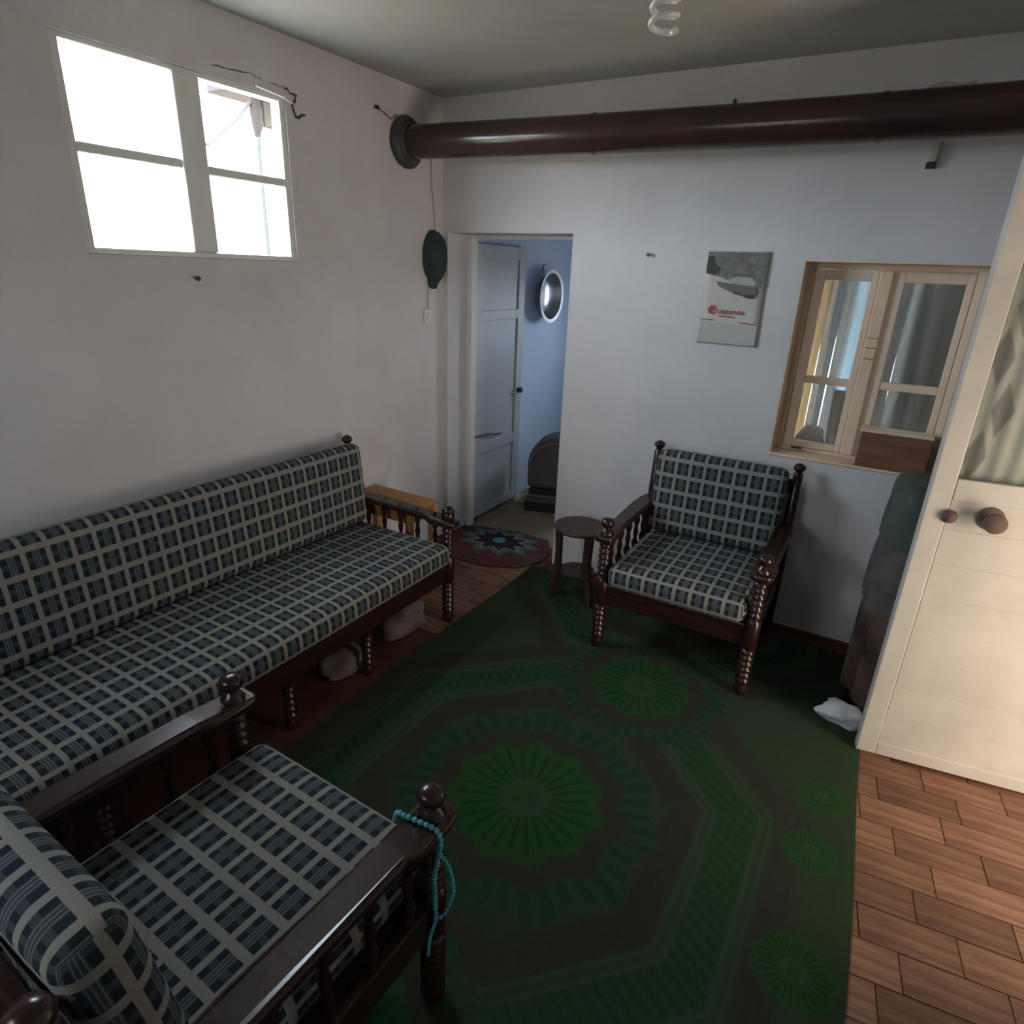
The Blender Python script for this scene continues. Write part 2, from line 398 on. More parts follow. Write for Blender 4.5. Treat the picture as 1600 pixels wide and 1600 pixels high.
# unseen window added behind the camera as fill light, and the ground outside
w3 = sempty('added_fill_window', 'added unseen fill light window with tinted sheet behind the camera')
boxes('tint_sheet', glass('fill_tint_sheet', .05, (.57, .555, .54)), [((.55, NY - .06, 1.15), (1.35, NY - .056, 2.0))], w3)  # tinted sheet that dims and colours the added fill light
boxes('window_frame', m_cream, [((.55, NY - .1, 1.15), (.58, NY - .065, 2.0)), ((1.32, NY - .1, 1.15), (1.35, NY - .065, 2.0)), ((.935, NY - .1, 1.15), (.965, NY - .065, 2.0))], w3)
struct(boxes('ground', m_tan, [((-30, -30, -.4), (-.26, 30, -.3)), ((-.26, -30, -.4), (30, -4.3, -.3)), ((-.26, 2.3, -.4), (30, 30, -.3))]))
# rooms beyond the back wall
struct(boxes('wall_back_room_left', m_blue, [((-.25, .22, 0), (0, 2.1, H))]), 'bluish wall seen through the doorway')
struct(boxes('wall_back_room_far', m_blue, [((0, 1.98, 0), (.8, 2.1, H)), ((1.15, 1.98, 0), (1.45, 2.1, H)), ((.8, 1.98, 0), (1.15, 2.1, 1.15)), ((.8, 1.98, 1.55), (1.15, 2.1, H))]))  # the gap is an unseen window added to light this room
struct(boxes('wall_divider', m_blue, [((1.45, .22, 0), (1.55, 2.1, H))]))
struct(boxes('ceiling_back_room', m_ceil, [((-.25, .22, H), (1.55, 2.1, H + .1)), ((1.55, .22, H), (3.5, 1.9, H + .1))]))
struct(boxes('wall_store_far', m_wall, [((1.55, 1.9, 0), (3.4, 2.0, .6)), ((1.55, 1.9, 2.1), (3.4, 2.0, H)), ((1.55, 1.9, .6), (1.6, 2.0, 2.1)), ((2.8, 1.9, .6), (3.4, 2.0, 2.1))]))  # the gap is an assumed unseen window that backlights the curtains
struct(boxes('wall_store_right', m_wall, [((3.3, .22, 0), (3.4, 1.9, H))]))
# rough plaster lip: a soft bead where wall meets the floor
struct(boxes('baseboard_back', m_base, [((dx1 + .05, -.012, 0), (2.9, 0, .018))]))

# plaster cracks over the high window and their loose end
def crack(pts, r=.004):
    b = MB(); q = []
    P = [Vector(p) for p in pts]
    for i in range(len(P) - 1):
        for k in range(6):
            t = k / 6; v = P[i].lerp(P[i + 1], t); q.append(v + Vector((0, random.uniform(-.004, .004), random.uniform(-.005, .005))))
    q.append(P[-1])
    rs = [r * random.uniform(.35, 1.1) for _ in q]; b.tube(q, rs, 6); return b.build('plaster_crack', m_black, wl)
crack([(.0, -1.345, 2.228), (.0, -1.187, 2.237), (.0, -1.102, 2.227), (.0, -1.026, 2.229)], .0025)
crack([(.0, -1.03, 2.229), (.0, -.974, 2.212), (.0, -1.001, 2.174), (.0, -.982, 2.139), (.0, -.93, 2.155)], .007)
lipb = MB(); lipb.prism([(0, 0), (.12, -.012), (.17, -.03), (.17, -.055), (.12, -.04), (0, -.03)], 0, .012, Matrix(((0, 0, 1, 0), (1, 0, 0, 0), (0, 1, 0, 0), (0, 0, 0, 1))))
lipb.build('plaster_patch', m_wall, wl, bevel=.004, loc=(0, -1.17, 2.232))

# ------------------------------------------------------------------ high window (left wall)
w1 = sempty('window_1', 'high four pane window blown out by daylight in the left wall')
xf0, xf1 = -.055, -.006
fr = MB()
fr.box((xf0, wy0, wz0), (xf1, -1.842, wz1)).box((xf0, -1.057, wz0), (xf1, wy1, wz1)).box((xf0, -1.842, wz0), (xf1, -1.057, 1.62)).box((xf0, -1.842, 2.178), (xf1, -1.057, wz1))
fr.build('window_frame', m_frame, w1, bevel=.004)
boxes('mullion', m_frame, [((xf0, -1.502, 1.62), (xf1 + .008, -1.402, 2.178))], w1, .006)
boxes('glazing_bar', m_frame, [((xf0 + .005, -1.842, 1.888), (xf1, -1.502, 1.918))], w1, .004)
boxes('glazing_bar', m_frame, [((xf0 + .005, -1.402, 1.880), (xf1, -1.057, 1.910))], w1, .004)
boxes('window_sill', m_wall, [((-.13, wy0 + .002, wz0 - .015), (-.056, wy1 - .002, wz0 + .004))], w1, .004)
for a, b_, z0, z1 in ((-1.842, -1.502, 1.62, 1.888), (-1.842, -1.502, 1.918, 2.178), (-1.402, -1.057, 1.62, 1.88), (-1.402, -1.057, 1.91, 2.178)):
    boxes('pane', m_glass, [((-.034, a, z0), (-.031, b_, z1))], w1)
# eave corner and post of the neighbouring shed seen through the upper right pane
sh = thing('outside_post', 'brown post and eave boards seen through the upper right pane of the high window', 'post', (-1.35, -.06, -.3))
MB().tube([(0, 0, 0), (0, 0, 2.5), (0, .01, 2.62)], [.016, .014, .018], 12).build('post', mat('weathered_pale_post', (.035, .034, .033), .8), sh, True)
MB().tube([(0, .0, 2.60), (0, .008, 2.66), (0, .004, 2.74), (0, .0, 2.80), (0, .02, 2.86)], [.016, .034, .038, .028, .04], 12).build('bracket', m_roof, sh, True)
boxes('eave_board', mat('ochre_board', (.026, .019, .008), .8), [((-.02, .045, 2.66), (.02, .30, 2.86))], sh, .01)
MB().tube([(0, -.36, 2.50), (0, -.15, 2.66), (0, -.01, 2.80)], .012, 10).build('brace', mat('pale_brace', (.04, .038, .036), .8), sh, True)
boxes('eave_beam', m_roof, [((-.3, -.10, 2.83), (.3, .4, 2.9))], sh, .01)

# ------------------------------------------------------------------ inner window (back wall)
w2 = sempty('window_2', 'cream double casement window in the back wall with curtains behind it')
Y0, Y1 = .13, .175
fr = MB()
fr.box((vx0, Y0, vz0), (1.885, Y1, vz1)).box((2.47, Y0, vz0), (vx1, Y1, vz1)).box((1.885, Y0, 1.655), (2.47, Y1, vz1)).box((1.885, Y0, vz0), (2.47, Y1, .875))
fr.build('window_frame', m_cream, w2, bevel=.004)
boxes('mullion', m_cream, [((2.135, Y0 - .012, .875), (2.185, Y1, 1.655))], w2, .005)
def casement(x0, x1, z0, z1, bar, name='casement', dy=0):
    e = bpy.data.objects.new(name, None); C.objects.link(e); e.parent = w2
    s = .042
    b = MB(); a0, a1 = Y0 + .004 + dy, Y1 - .004 + dy
    b.box((x0, a0, z0), (x0 + s, a1, z1)).box((x1 - s * .6, a0, z0), (x1, a1, z1)).box((x0 + s, a0, z1 - s), (x1 - s * .6, a1, z1)).box((x0 + s, a0, z0), (x1 - s * .6, a1, z0 + .028))
    b.build('casement_frame', m_cream, e, bevel=.003)
    boxes('glazing_bar', m_cream, [((x0 + s, a0 + .004, bar - .016), (x1 - s * .6, a1, bar + .016))], e, .003)
    for q0, q1 in ((z0 + .028, bar - .016), (bar + .016, z1 - s)): boxes('pane', m_dglass, [((x0 + s, a0 + .02, q0), (x1 - s * .6, a0 + .023, q1))], e)
casement(1.887, 2.133, .877, 1.653, 1.187)
casement(2.187, 2.468, .877, 1.653, 1.192)
boxes('window_sill', m_cream, [((vx0 + .001, -.006, vz0 - .006), (vx1, Y0 - .013, vz0 + .004))], w2, .003)
# painted reveals of the recess
boxes('reveal', m_cream, [((vx0, .001, vz0), (vx0 + .006, Y0, vz1))], w2)
boxes('reveal', m_cream, [((vx0 + .006, .001, vz1 - .006), (vx1, Y0, vz1))], w2)
# hinge scars on the mullion
for z in (1.30, 1.345, 1.385): boxes('hinge_mark', m_box, [((2.14, Y0 - .014, z), (2.182, Y0 - .011, z + .003))], w2)
boxes('latch', m_box, [((1.93, Y0 - .012, .869), (1.975, Y0 + .002, .878))], w2)

def curtain(name, x0, x1, z0, z1, y, m, waves, amp, label, group='curtain strips behind the inner window', cat='curtain'):
    b = MB(); n = max(8, int((x1 - x0) / .006)); k = 14; vs = []; fs = []
    for side in (0, 1):
        for i in range(n + 1):
            t = i / n; x = x0 + (x1 - x0) * t
            for j in range(k + 1):
                s = j / k; z = z0 + (z1 - z0) * s
                vs.append((x + .004 * math.sin(5 * s + 3 * t), y + amp * math.sin(2 * PI * waves * t + .6 * s) * (.7 + .3 * (1 - s)) + side * .002, z + (.008 * math.sin(waves * 2 * PI * t) if j == 0 else 0)))
    N = (n + 1) * (k + 1)
    for i in range(n):
        for j in range(k):
            a = i * (k + 1) + j; q = (a, a + k + 1, a + k + 2, a + 1); fs.append(q); fs.append(tuple(N + v for v in reversed(q)))
    b.add(vs, fs); o = b.build(name, m, smooth=True); tag(o, label, cat, group); return o
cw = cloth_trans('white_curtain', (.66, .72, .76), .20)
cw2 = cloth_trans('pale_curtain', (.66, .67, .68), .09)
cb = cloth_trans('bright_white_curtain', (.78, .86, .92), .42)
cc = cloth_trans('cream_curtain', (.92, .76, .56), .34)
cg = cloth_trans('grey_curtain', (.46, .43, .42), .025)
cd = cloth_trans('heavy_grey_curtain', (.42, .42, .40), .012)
rail = thing('curtain_rail', 'thin rail behind the inner window glass carrying the curtains', 'rail', (0, 0, 0))
MB().tube([(1.58, .437, 1.89), (3.28, .437, 1.89)], .008, 8).build('rod', m_iron, rail, True)
def onto_rail(o): return o
curtain('curtain', 1.58, 1.889, .70, 1.875, .455, cg, 6, .008, 'grey curtain edge at far left behind the inner window')
curtain('curtain', 1.884, 1.941, .74, 1.875, .42, cc, 1.2, .008, 'cream sunlit curtain strip at left of the inner window')
curtain('curtain', 1.934, 1.972, .72, 1.875, .455, cg, .8, .008, 'narrow brown grey curtain fold beside the cream strip')
curtain('curtain', 1.966, 2.003, .75, 1.875, .42, cw, .8, .006, 'narrow white curtain strip behind left casement pane')
curtain('curtain', 1.997, 2.051, .72, 1.875, .455, cg, 1, .008, 'grey curtain fold between two white strips')
curtain('curtain', 2.046, 2.102, 1.10, 1.875, .42, cb, 1, .008, 'brightest bluish white curtain strip beside the window mullion')
curtain('curtain', 2.046, 2.102, .72, 1.12, .39, cg, 1, .008, 'grey lower cloth under the brightest white curtain strip')
curtain('curtain', 2.097, 2.207, .72, 1.875, .455, cg, 2, .008, 'grey curtain behind the window mullion')
curtain('curtain', 2.201, 2.268, .95, 1.875, .42, cw2, 1.2, .008, 'pale curtain strip behind left edge of right casement')
curtain('curtain', 2.262, 3.25, .72, 1.875, .455, cd, 14, .009, 'heavy dark grey curtain filling the right casement')
# laundry bundle behind lower left pane
def blob(name, c, rx, ry, rz, m, parent=None, seed=1, amp=.12, n=22, k=14, flat=True, smooth=True):
    rnd = random.Random(seed); ph = [rnd.uniform(0, 6.28) for _ in range(8)]; vs = []; fs = []
    for j in range(k + 1):
        th = PI * j / k
        for i in range(n):
            a = 2 * PI * i / n
            q = 1 + amp * (math.sin(3 * a + ph[0] + 2 * th) * .5 + math.sin(5 * a + ph[1] - 3 * th) * .35 + math.sin(7 * th + ph[2] + 2 * a) * .3) * math.sin(th)
            z = math.cos(th) * q
            if flat and z < -.55: z = -.55
            vs.append((c[0] + rx * math.sin(th) * math.cos(a) * q, c[1] + ry * math.sin(th) * math.sin(a) * q, c[2] + rz * z))
    for j in range(k):
        for i in range(n):
            i2 = (i + 1) % n; fs.append((j * n + i, (j + 1) * n + i, (j + 1) * n + i2, j * n + i2))
    b = MB(); b.add(vs, fs); return b.build(name, m, parent, smooth)
shf = thing('storage_shelf', 'shelf behind the inner window below the glass line', 'shelf', (0, 0, 0))
boxes('shelf_board', m_box, [((1.60, .235, .80), (2.5, .385, .82))], shf, .003)
for xx in (1.66, 2.42): boxes('leg', m_box, [((xx, .25, 0), (xx + .03, .37, .80))], shf)
tag(blob('laundry_bundle', (1.99, .31, .869), .065, .06, .085, m_ragp, None, 3, .2), 'pinkish white cloth bundle behind the lower left pane of the inner window', 'cloth')
tag(blob('laundry_bundle', (2.09, .31, .858), .032, .05, .065, m_bag, None, 5, .2), 'small white cloth bundle behind the lower left pane near the mullion', 'cloth')

# ------------------------------------------------------------------ doorway and white door
fr = MB(); fy0, fy1 = .205, .25
fr.box((dx0, fy0 - .02, 0), (dx0 + .035, fy1, dh)).box((dx1 - .02, fy0 + .016, 0), (dx1 + .03, fy1, dh)).box((dx0 + .035, fy0 + .016, dh - .02), (dx1, fy1, dh + .03))
struct(fr.build('trim_1', m_frame, bevel=.004), 'worn grey door frame around the open doorway')
d1 = sempty('door_1', 'white panelled door standing open into the back room')
d1.location = (.022, .262, .02)
lw, lh = .60, 1.72
def panel_door(parent, w, h, m, rails, t=.035):
    # leaf along +y, faces +x ; recessed panels between stiles and rails
    boxes('door_leaf', m, [((-t * .5, 0, 0), (t * .15, w, h))], parent)
    st = .075; b = MB(); b.box((t * .15, 0, 0), (t * .5, st, h)).box((t * .15, w - st, 0), (t * .5, w, h))
    b.build('stile', m, parent, bevel=.003)
    for z0, z1 in rails: boxes('rail', m, [((t * .15, st, z0), (t * .5, w - st, z1))], parent, .003)
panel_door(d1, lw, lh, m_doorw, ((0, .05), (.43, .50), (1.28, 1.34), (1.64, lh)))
MB().tube([(.022, .02, .565), (.03, .15, .56), (.03, .3, .535), (.024, .34, .53)], .006, 8).build('iron_hook', m_iron, d1, True)
MB().lathe([(.012, 0), (.02, .01), (.02, .03), (.008, .04)], 12, T(.018, .55, .8) @ RY(PI / 2)).build('door_handle', m_iron, d1, True)
MB().box((-.03, -.012, .2), (.0, .0, .3)).build('hinge', m_iron, d1); MB().box((-.03, -.012, 1.4), (.0, .0, 1.5)).build('hinge', m_iron, d1)
tag(blob('cloth_wad', (.10, .80, .022), .045, .04, .04, m_ragp, None, 9, .25), 'small pinkish rag wad on the floor at the foot of the white door', 'cloth')

# steel basin hung on the bluish wall
bs = thing('steel_basin', 'round steel basin hanging on the bluish wall beyond the doorway', 'basin', (.004, 1.17, 1.437))
Mb = RY(PI / 2)
MB().lathe([(.015, .0), (.10, .004), (.135, .03), (.160, .075), (.178, .08), (.178, .084), (.155, .082), (.128, .036), (.095, .012), (.02, .010)], 36, Mb).build('bowl', m_steel, bs, True)
MB().tube([(.0, 0, .17), (.0, 0, .20), (.015, 0, .21)], .004, 8).build('hanging_hook', m_iron, bs, True)

# folded grey bedding standing behind the doorway
bd = thing('bedding_roll', 'grey folded bedding roll standing on the floor beyond the doorway', 'bedding', (.40, .85, 0), .30)
poly = [(-.22, .0), (-.22, .36)] + [(-.22 + .22 - .22 * math.cos(a), .36 + .19 * math.sin(a)) for a in [PI * i / 12 for i in range(13)]] + [(.22, 0)]
Mz = Matrix(((1, 0, 0, 0), (0, 0, -1, 0), (0, 1, 0, 0), (0, 0, 0, 1)))
MB().prism([(x, z) for x, z in [(-.22, .17), (-.22, .36)] + [(-.22 * math.cos(PI * i / 12), .36 + .19 * math.sin(PI * i / 12)) for i in range(13)] + [(.22, .17)]], -.11, .11, Mz).build('body', m_mattress, bd, bevel=.035)
for i, (z0, z1, m_) in enumerate(((.0, .06, m_bedd), (.062, .10, m_mattress), (.102, .125, m_bedl), (.127, .168, m_bedd))):
    boxes('fold', m_, [((-.235 + .01 * i, -.12, z0), (.23, .12, z1))], bd, .012)
MB().tube([(-.205 * math.cos(PI * i / 16), -.118, .33 + .18 * math.sin(PI * i / 16)) for i in range(17)], .008, 8).build('piping', m_bedl, bd, True)

# ------------------------------------------------------------------ star mat in the doorway
def poly_star(cx, cy, r0, r1, n, ph=0, sx=1.0, sy=1.0):
    return [(cx + (r0 if i % 2 == 0 else r1) * math.cos(ph + PI * i / n) * sx, cy + (r0 if i % 2 == 0 else r1) * math.sin(ph + PI * i / n) * sy) for i in range(2 * n)]
mt = thing('star_mat', 'small red mat with a turquoise and black star in the doorway', 'mat', (.375, .075, .003))
mr = tinted('mat_red', (.085, .018, .020), (.13, .030, .028), 30, .95, .5, 120, .003)
mteal = tinted('mat_teal', (.045, .13, .14), (.07, .17, .18), 30, .95, .4, 120, .003)
mpink = tinted('mat_pink', (.22, .15, .14), (.28, .19, .18), 30, .95, .4, 120, .003)
mblk = tinted('mat_black', (.006, .008, .014), (.010, .012, .02), 30, .95, .4, 120, .003)
mtur = tinted('mat_turquoise', (.04, .22, .28), (.07, .30, .36), 30, .95, .4, 120, .003)
mgrn = tinted('mat_green', (.025, .045, .025), (.04, .065, .035), 30, .95, .4, 120, .003)
pts = [(-.30, -.28), (-.12, -.36), (.10, -.34), (.28, -.26), (.355, -.10), (.345, .04), (.24, .20), (.02, .20), (-.22, .15), (-.335, .06), (-.34, -.12)]
MB().prism(pts, 0, .006).build('field', mr, mt, bevel=.002)
MB().prism(poly_star(0, 0, .285, .20, 10, .1, 1, .74), .006, .0085).build('teal_star', mteal, mt)
MB().prism(poly_star(0, 0, .235, .155, 10, .1, 1, .74), .0085, .0105).build('pink_star', mpink, mt)
MB().prism(poly_star(0, 0, .185, .115, 10, .1, 1, .74), .0105, .0125).build('black_star', mblk, mt)
MB().prism(poly_star(0, 0, .045, .042, 8, 0, 1, .9), .0125, .0145).build('turquoise_centre', mtur, mt)
for (cx, cy) in ((.05, .175), (.285, .03), (-.02, -.30), (-.27, .07), (.27, -.19), (-.25, -.22)):
    MB().prism([(cx + .055 * math.cos(a), cy + .022 * math.sin(a)) for a in [2 * PI * i / 16 for i in range(16)]], .006, .008).build('green_leaf', mgrn, mt)

# ------------------------------------------------------------------ carpet
rug = MB(); gx, gy = 24, 40; A = Vector((.712, -.108)); B = Vector((2.44, -.108)); Cc = Vector((2.515, -3.2)); D = Vector((.706, -3.2))
vs = []; fs = []
for lv in (0, 1):
    for i in range(gx + 1):
        for j in range(gy + 1):
            s, t = i / gx, j / gy; p = A.lerp(B, s).lerp(D.lerp(Cc, s), t)
            e = min(s, 1 - s) * 1.8; w = .004 * math.sin(t * 17) if s in (0, 1) else 0
            vs.append((p.x + w, p.y, (.0105 + .0015 * math.sin(7 * p.x + 4 * p.y)) * (1 if e > .01 else .6) if lv else .0015))
N = (gx + 1) * (gy + 1)
for i in range(gx):
    for j in range(gy):
        a = i * (gy + 1) + j; q = (a, a + 1, a + gy + 2, a + gy + 1); fs.append(tuple(N + v for v in reversed(q))); fs.append(q)
def edge(a, b): fs.append((a, b, N + b, N + a))
for i in range(gx): edge(i * (gy + 1), (i + 1) * (gy + 1)); edge((i + 1) * (gy + 1) + gy, i * (gy + 1) + gy)
for j in range(gy): edge(j + 1, j); edge(gx * (gy + 1) + j, gx * (gy + 1) + j + 1)
rug.add(vs, fs); ro = rug.build('carpet', rugmat()); tag(ro, 'large dark green carved carpet with flower medallions covering the floor', 'carpet')
RZT = .012   # carpet top

# ------------------------------------------------------------------ turned furniture
def spool(z0, z1, n, ra, rb):
    out = []; dz = (z1 - z0) / n
    for i in range(n):
        z = z0 + i * dz; out += [(rb, z + dz * .08), (ra, z + dz * .3), (ra, z + dz * .65), (rb, z + dz * .92)]
    return out
def front_post(h):
    return [(.018, 0), (.027, .012), (.029, .035), (.020, .05)] + spool(.055, .215, 6, .029, .021) + [(.030, .225), (.031, .34), (.024, .35)] + spool(.355, .515, 6, .027, .019) + \
        [(.030, .525), (.030, .56), (.020, .572), (.015, h - .045), (.026, h - .034), (.030, h - .02), (.024, h - .006), (.008, h)]
def back_post_pts(h, lean):
    z = [0, .03, .05, .2, .35, .42, h * .7, h - .05, h - .04, h - .025, h - .01, h]
    r = [.02, .026, .022, .026, .026, .026, .023, .021, .014, .026, .024, .008]
    return z, r
def back_mat(z, lean, D, h): return D / 2 + lean * max(0, (z - .35) / (h - .35))
def make_seat(root, Wd, D, lean, bh, hp, legs_x, nspin=5, cw_=None, ch=.10, seat_top=.425, bthick=.09, za=.562):
    hx = Wd / 2
    for s in (-1, 1):
        MB().lathe(front_post(hp), 20, T(s * hx, -D / 2, 0)).build('leg', m_dark, root, True)
        zs, rs = back_post_pts(bh, lean)
        MB().tube([(s * hx, back_mat(z, lean, D, bh), z) for z in zs], rs, 16).build('leg', m_dark, root, True)
    for lx in legs_x:
        MB().lathe([(.014, 0), (.022, .012), (.024, .03), (.016, .045)] + spool(.05, .19, 5, .023, .015) + [(.024, .20), (.024, .235)], 16, T(lx, -D / 2 + .02, 0)).build('leg', m_dark, root, True)
    # aprons
    b = MB(); b.box((-hx + .024, -D / 2 - .012, .225), (hx - .024, -D / 2 + .014, .322)); b.build('front_rail', m_dark, root, bevel=.006)
    boxes('back_rail', m_dark, [((-hx + .02, D / 2 - .012, .24), (hx - .02, D / 2 + .012, .31))], root, .004)
    for s in (-1, 1): boxes('side_rail', m_dark, [((s * hx - .013, -D / 2 + .024, .235), (s * hx + .013, D / 2 - .02, .318))], root, .004)
    boxes('seat_board', m_dark, [((-hx + .02, -D / 2 + .02, .300), (hx - .02, D / 2 - .015, .318))], root)
    # back ladder
    yb = back_mat(bh - .10, lean, D, bh)
    boxes('top_rail', m_dark, [((-hx + .015, yb - .012, bh - .14), (hx - .015, yb + .012, bh - .075))], root, .006)
    yb = back_mat(.5, lean, D, bh)
    boxes('lower_back_rail', m_dark, [((-hx + .015, yb - .010, .46), (hx - .015, yb + .010, .51))], root, .004)
    nb = max(4, int(Wd / .13))
    for i in range(nb):
        x = -hx + Wd * (i + .5) / nb
        MB().tube([(x, back_mat(z, lean, D, bh), z) for z in (.51, .56, .62, .68, bh - .14)], [.008, .014, .009, .014, .008], 10).build('back_spindle', m_dark, root, True)
    # arms
    for s in (-1, 1):
        out = []
        yE = back_mat(za, lean, D, bh) - .018
        pr = [(-D / 2 - .050, .026), (-D / 2 - .040, .038), (-D / 2 - .01, .044), (-D / 2 + .08, .044), (-D / 2 + .11, .034), (-D / 2 + .13, .036), (D / 2 - .14, .040), (D / 2 - .05, .034), (yE, .026)]
        poly = [(s * hx + w, y) for y, w in pr] + [(s * hx - w, y) for y, w in reversed(pr)]
        vs = []; n = len(poly)
        for zz in (0, .026):
            for (x, y) in poly: vs.append((x, y, za - .026 + zz - (.010 if y < -D / 2 + .10 else 0) + .012 * (1 if y > D / 2 - .2 else 0)))
        b = MB(); b.add(vs, [tuple(range(n - 1, -1, -1)), tuple(range(n, 2 * n))] + [(i, (i + 1) % n, n + (i + 1) % n, n + i) for i in range(n)])
        b.build('armrest', m_dark, root, bevel=.008)
        for i in range(nspin):
            y = -D / 2 + .075 + (D - .15) * i / (nspin - 1)
            MB().lathe([(.007, .316), (.010, .34), (.017, .375), (.008, .40), (.013, .43), (.008, .46), (.016, .49), (.010, .52), (.007, .548)], 12, T(s * hx, y, 0)).build('arm_spindle', m_dark, root, True)
    # cushions
    w = (cw_ or Wd - .066)
    dd = D + .02
    cushion('seat_cushion', w, dd, ch, .034, .010, root, m_plaid, T(0, -.035, seat_top - ch / 2 - .002))
    hgt = bh - .03 - seat_top + .01
    ang = math.atan2(lean * (hgt / (bh - .35)), hgt)
    yc = back_mat(seat_top + hgt / 2, lean, D, bh) - .03 - bthick / 2
    Mc = T(0, yc, seat_top + hgt / 2 + .004) @ RX(PI / 2 - ang)
    cushion('back_cushion', w + .004, hgt, bthick, .032, .008, root, m_plaid, Mc)

a1 = thing('armchair', 'plaid cushioned dark wooden armchair against the back wall under the calendar', 'armchair', (1.682, -.393, RZT), 0, 'plaid cushioned armchairs')
make_seat(a1, .64, .565, .045, .838, .625, [])
a2 = thing('armchair', 'plaid cushioned dark wooden armchair in the near left corner with turquoise beads on its arm', 'armchair', (1.315, -2.545, RZT), PI - .03, 'plaid cushioned armchairs')
make_seat(a2, .64, .58, .075, .862, .625, [])
sofa = thing('sofa', 'long dark wooden sofa with plaid cushions along the left wall', 'sofa', (.388, -1.925, 0.002), PI / 2)
make_seat(sofa, 2.11, .56, .045, .825, .592, [-.52, .12, .52], cw_=2.05, seat_top=.425, za=.535)

# turquoise bead string over the armchair post
bp = [(1.578, -2.300, .545), (1.588, -2.302, .572), (1.61, -2.304, .577), (1.645, -2.300, .577), (1.676, -2.296, .575), (1.688, -2.293, .556), (1.687, -2.292, .53), (1.680, -2.292, .49), (1.674, -2.292, .455), (1.670, -2.292, .419),
      (1.670, -2.290, .39), (1.670, -2.288, .343), (1.670, -2.286, .308)]
def smooth_path(P, k=6):
    P = [Vector(p) for p in P]; out = []
    for i in range(len(P) - 1):
        p0, p1, p2, p3 = P[max(i - 1, 0)], P[i], P[i + 1], P[min(i + 2, len(P) - 1)]
        for s in range(k):
            t = s / k; out.append(.5 * ((2 * p1) + (p2 - p0) * t + (2 * p0 - 5 * p1 + 4 * p2 - p3) * t * t + (3 * p1 - p0 - 3 * p2 + p3) * t ** 3))
    return out + [P[-1]]
bd1 = thing('bead_string', 'turquoise bead string looped over the post of the near armchair', 'beads', (1.63, -2.3, RZT))
def off(P, o=(1.63, -2.3, RZT)): return [Vector(p) - Vector(o) for p in P]
def beaded(name, P, r):
    q = smooth_path(P, 8); b = MB(); acc = 0; b.tube(q, .0015, 6)
    last = None
    for p in q:
        if last is None or (p - last).length >= r * 1.75:
            b.lathe([(r * .35, -r * .9), (r * .85, -r * .55), (r, 0), (r * .85, r * .55), (r * .35, r * .9)], 8, Matrix.Translation(p)); last = p
    return b.build(name, m_beads, bd1, True)
beaded('strand', off(bp), .006)
beaded('loop', off([(1.670, -2.286, .308), (1.682, -2.275, .318), (1.690, -2.265, .345), (1.696, -2.26, .38), (1.694, -2.262, .414), (1.688, -2.266, .451), (1.676, -2.272, .477), (1.668, -2.278, .50)]), .005)
beaded('tassel', off([(1.670, -2.286, .308), (1.664, -2.293, .276), (1.660, -2.298, .244), (1.658, -2.30, .203)]), .0045)

# ------------------------------------------------------------------ small round stool table
st = thing('round_table', 'small round brown side table between doorway and armchair', 'table', (1.075, -.30, .0140))
zt = .395
MB().lathe([(.10, zt - .022), (.128, zt - .018), (.134, zt - .008), (.130, zt), (.02, zt + .001)], 36).build('tabletop', m_table, st, True)
MB().lathe([(.085, .13), (.094, .134), (.094, .146), (.02, .150)], 28).build('lower_shelf', m_table, st, True)
for k in range(3):
    a = math.radians(205 + 120 * k)
    MB().tube([(math.cos(a) * r, math.sin(a) * r, z) for r, z in ((.130, 0), (.118, .06), (.100, .14), (.098, .25), (.104, zt - .02))], [.016, .018, .021, .019, .022], 10).build('leg', m_table, st, True)

# ------------------------------------------------------------------ orange wooden side table by the corner
wt = thing('side_table', 'small orange wooden side table in the corner beyond the sofa arm', 'table', (.215, -.73, .003))
boxes('tabletop', m_orange, [((-.205, -.108, .475), (.205, .108, .497))], wt, .005)
for sx in (-1, 1):
    for sy in (-1, 1): boxes('leg', m_orange, [((sx * .185 - .016, sy * .088 - .016, 0), (sx * .185 + .016, sy * .088 + .016, .475))], wt, .003)
boxes('apron', m_orange, [((-.17, -.098, .425), (.17, -.082, .475)), ((-.17, .082, .425), (.17, .098, .475)), ((-.195, -.072, .425), (-.18, .072, .475)), ((.18, -.072, .425), (.195, .072, .475))], wt)
boxes('lower_shelf', m_orange, [((-.168, -.08, .17), (.168, .08, .184))], wt, .003)
tag(blob('plastic_bag', (.30, -.73, .226), .10, .06, .065, m_bag, None, 11, .2), 'crumpled white bag on the lower shelf of the orange side table', 'bag')
# bundles under the sofa
tag(blob('cloth_bundle', (.52, -1.06, .048), .10, .15, .075, m_ragd, None, 21, .2), 'pinkish printed cloth bundle under the right end of the sofa', 'cloth', 'cloth bundles under the sofa')
tag(blob('cloth_bundle', (.53, -1.44, .042), .08, .11, .065, m_ragd, None, 22, .2), 'small dull grey cloth bundle under the middle of the sofa', 'cloth', 'cloth bundles under the sofa')

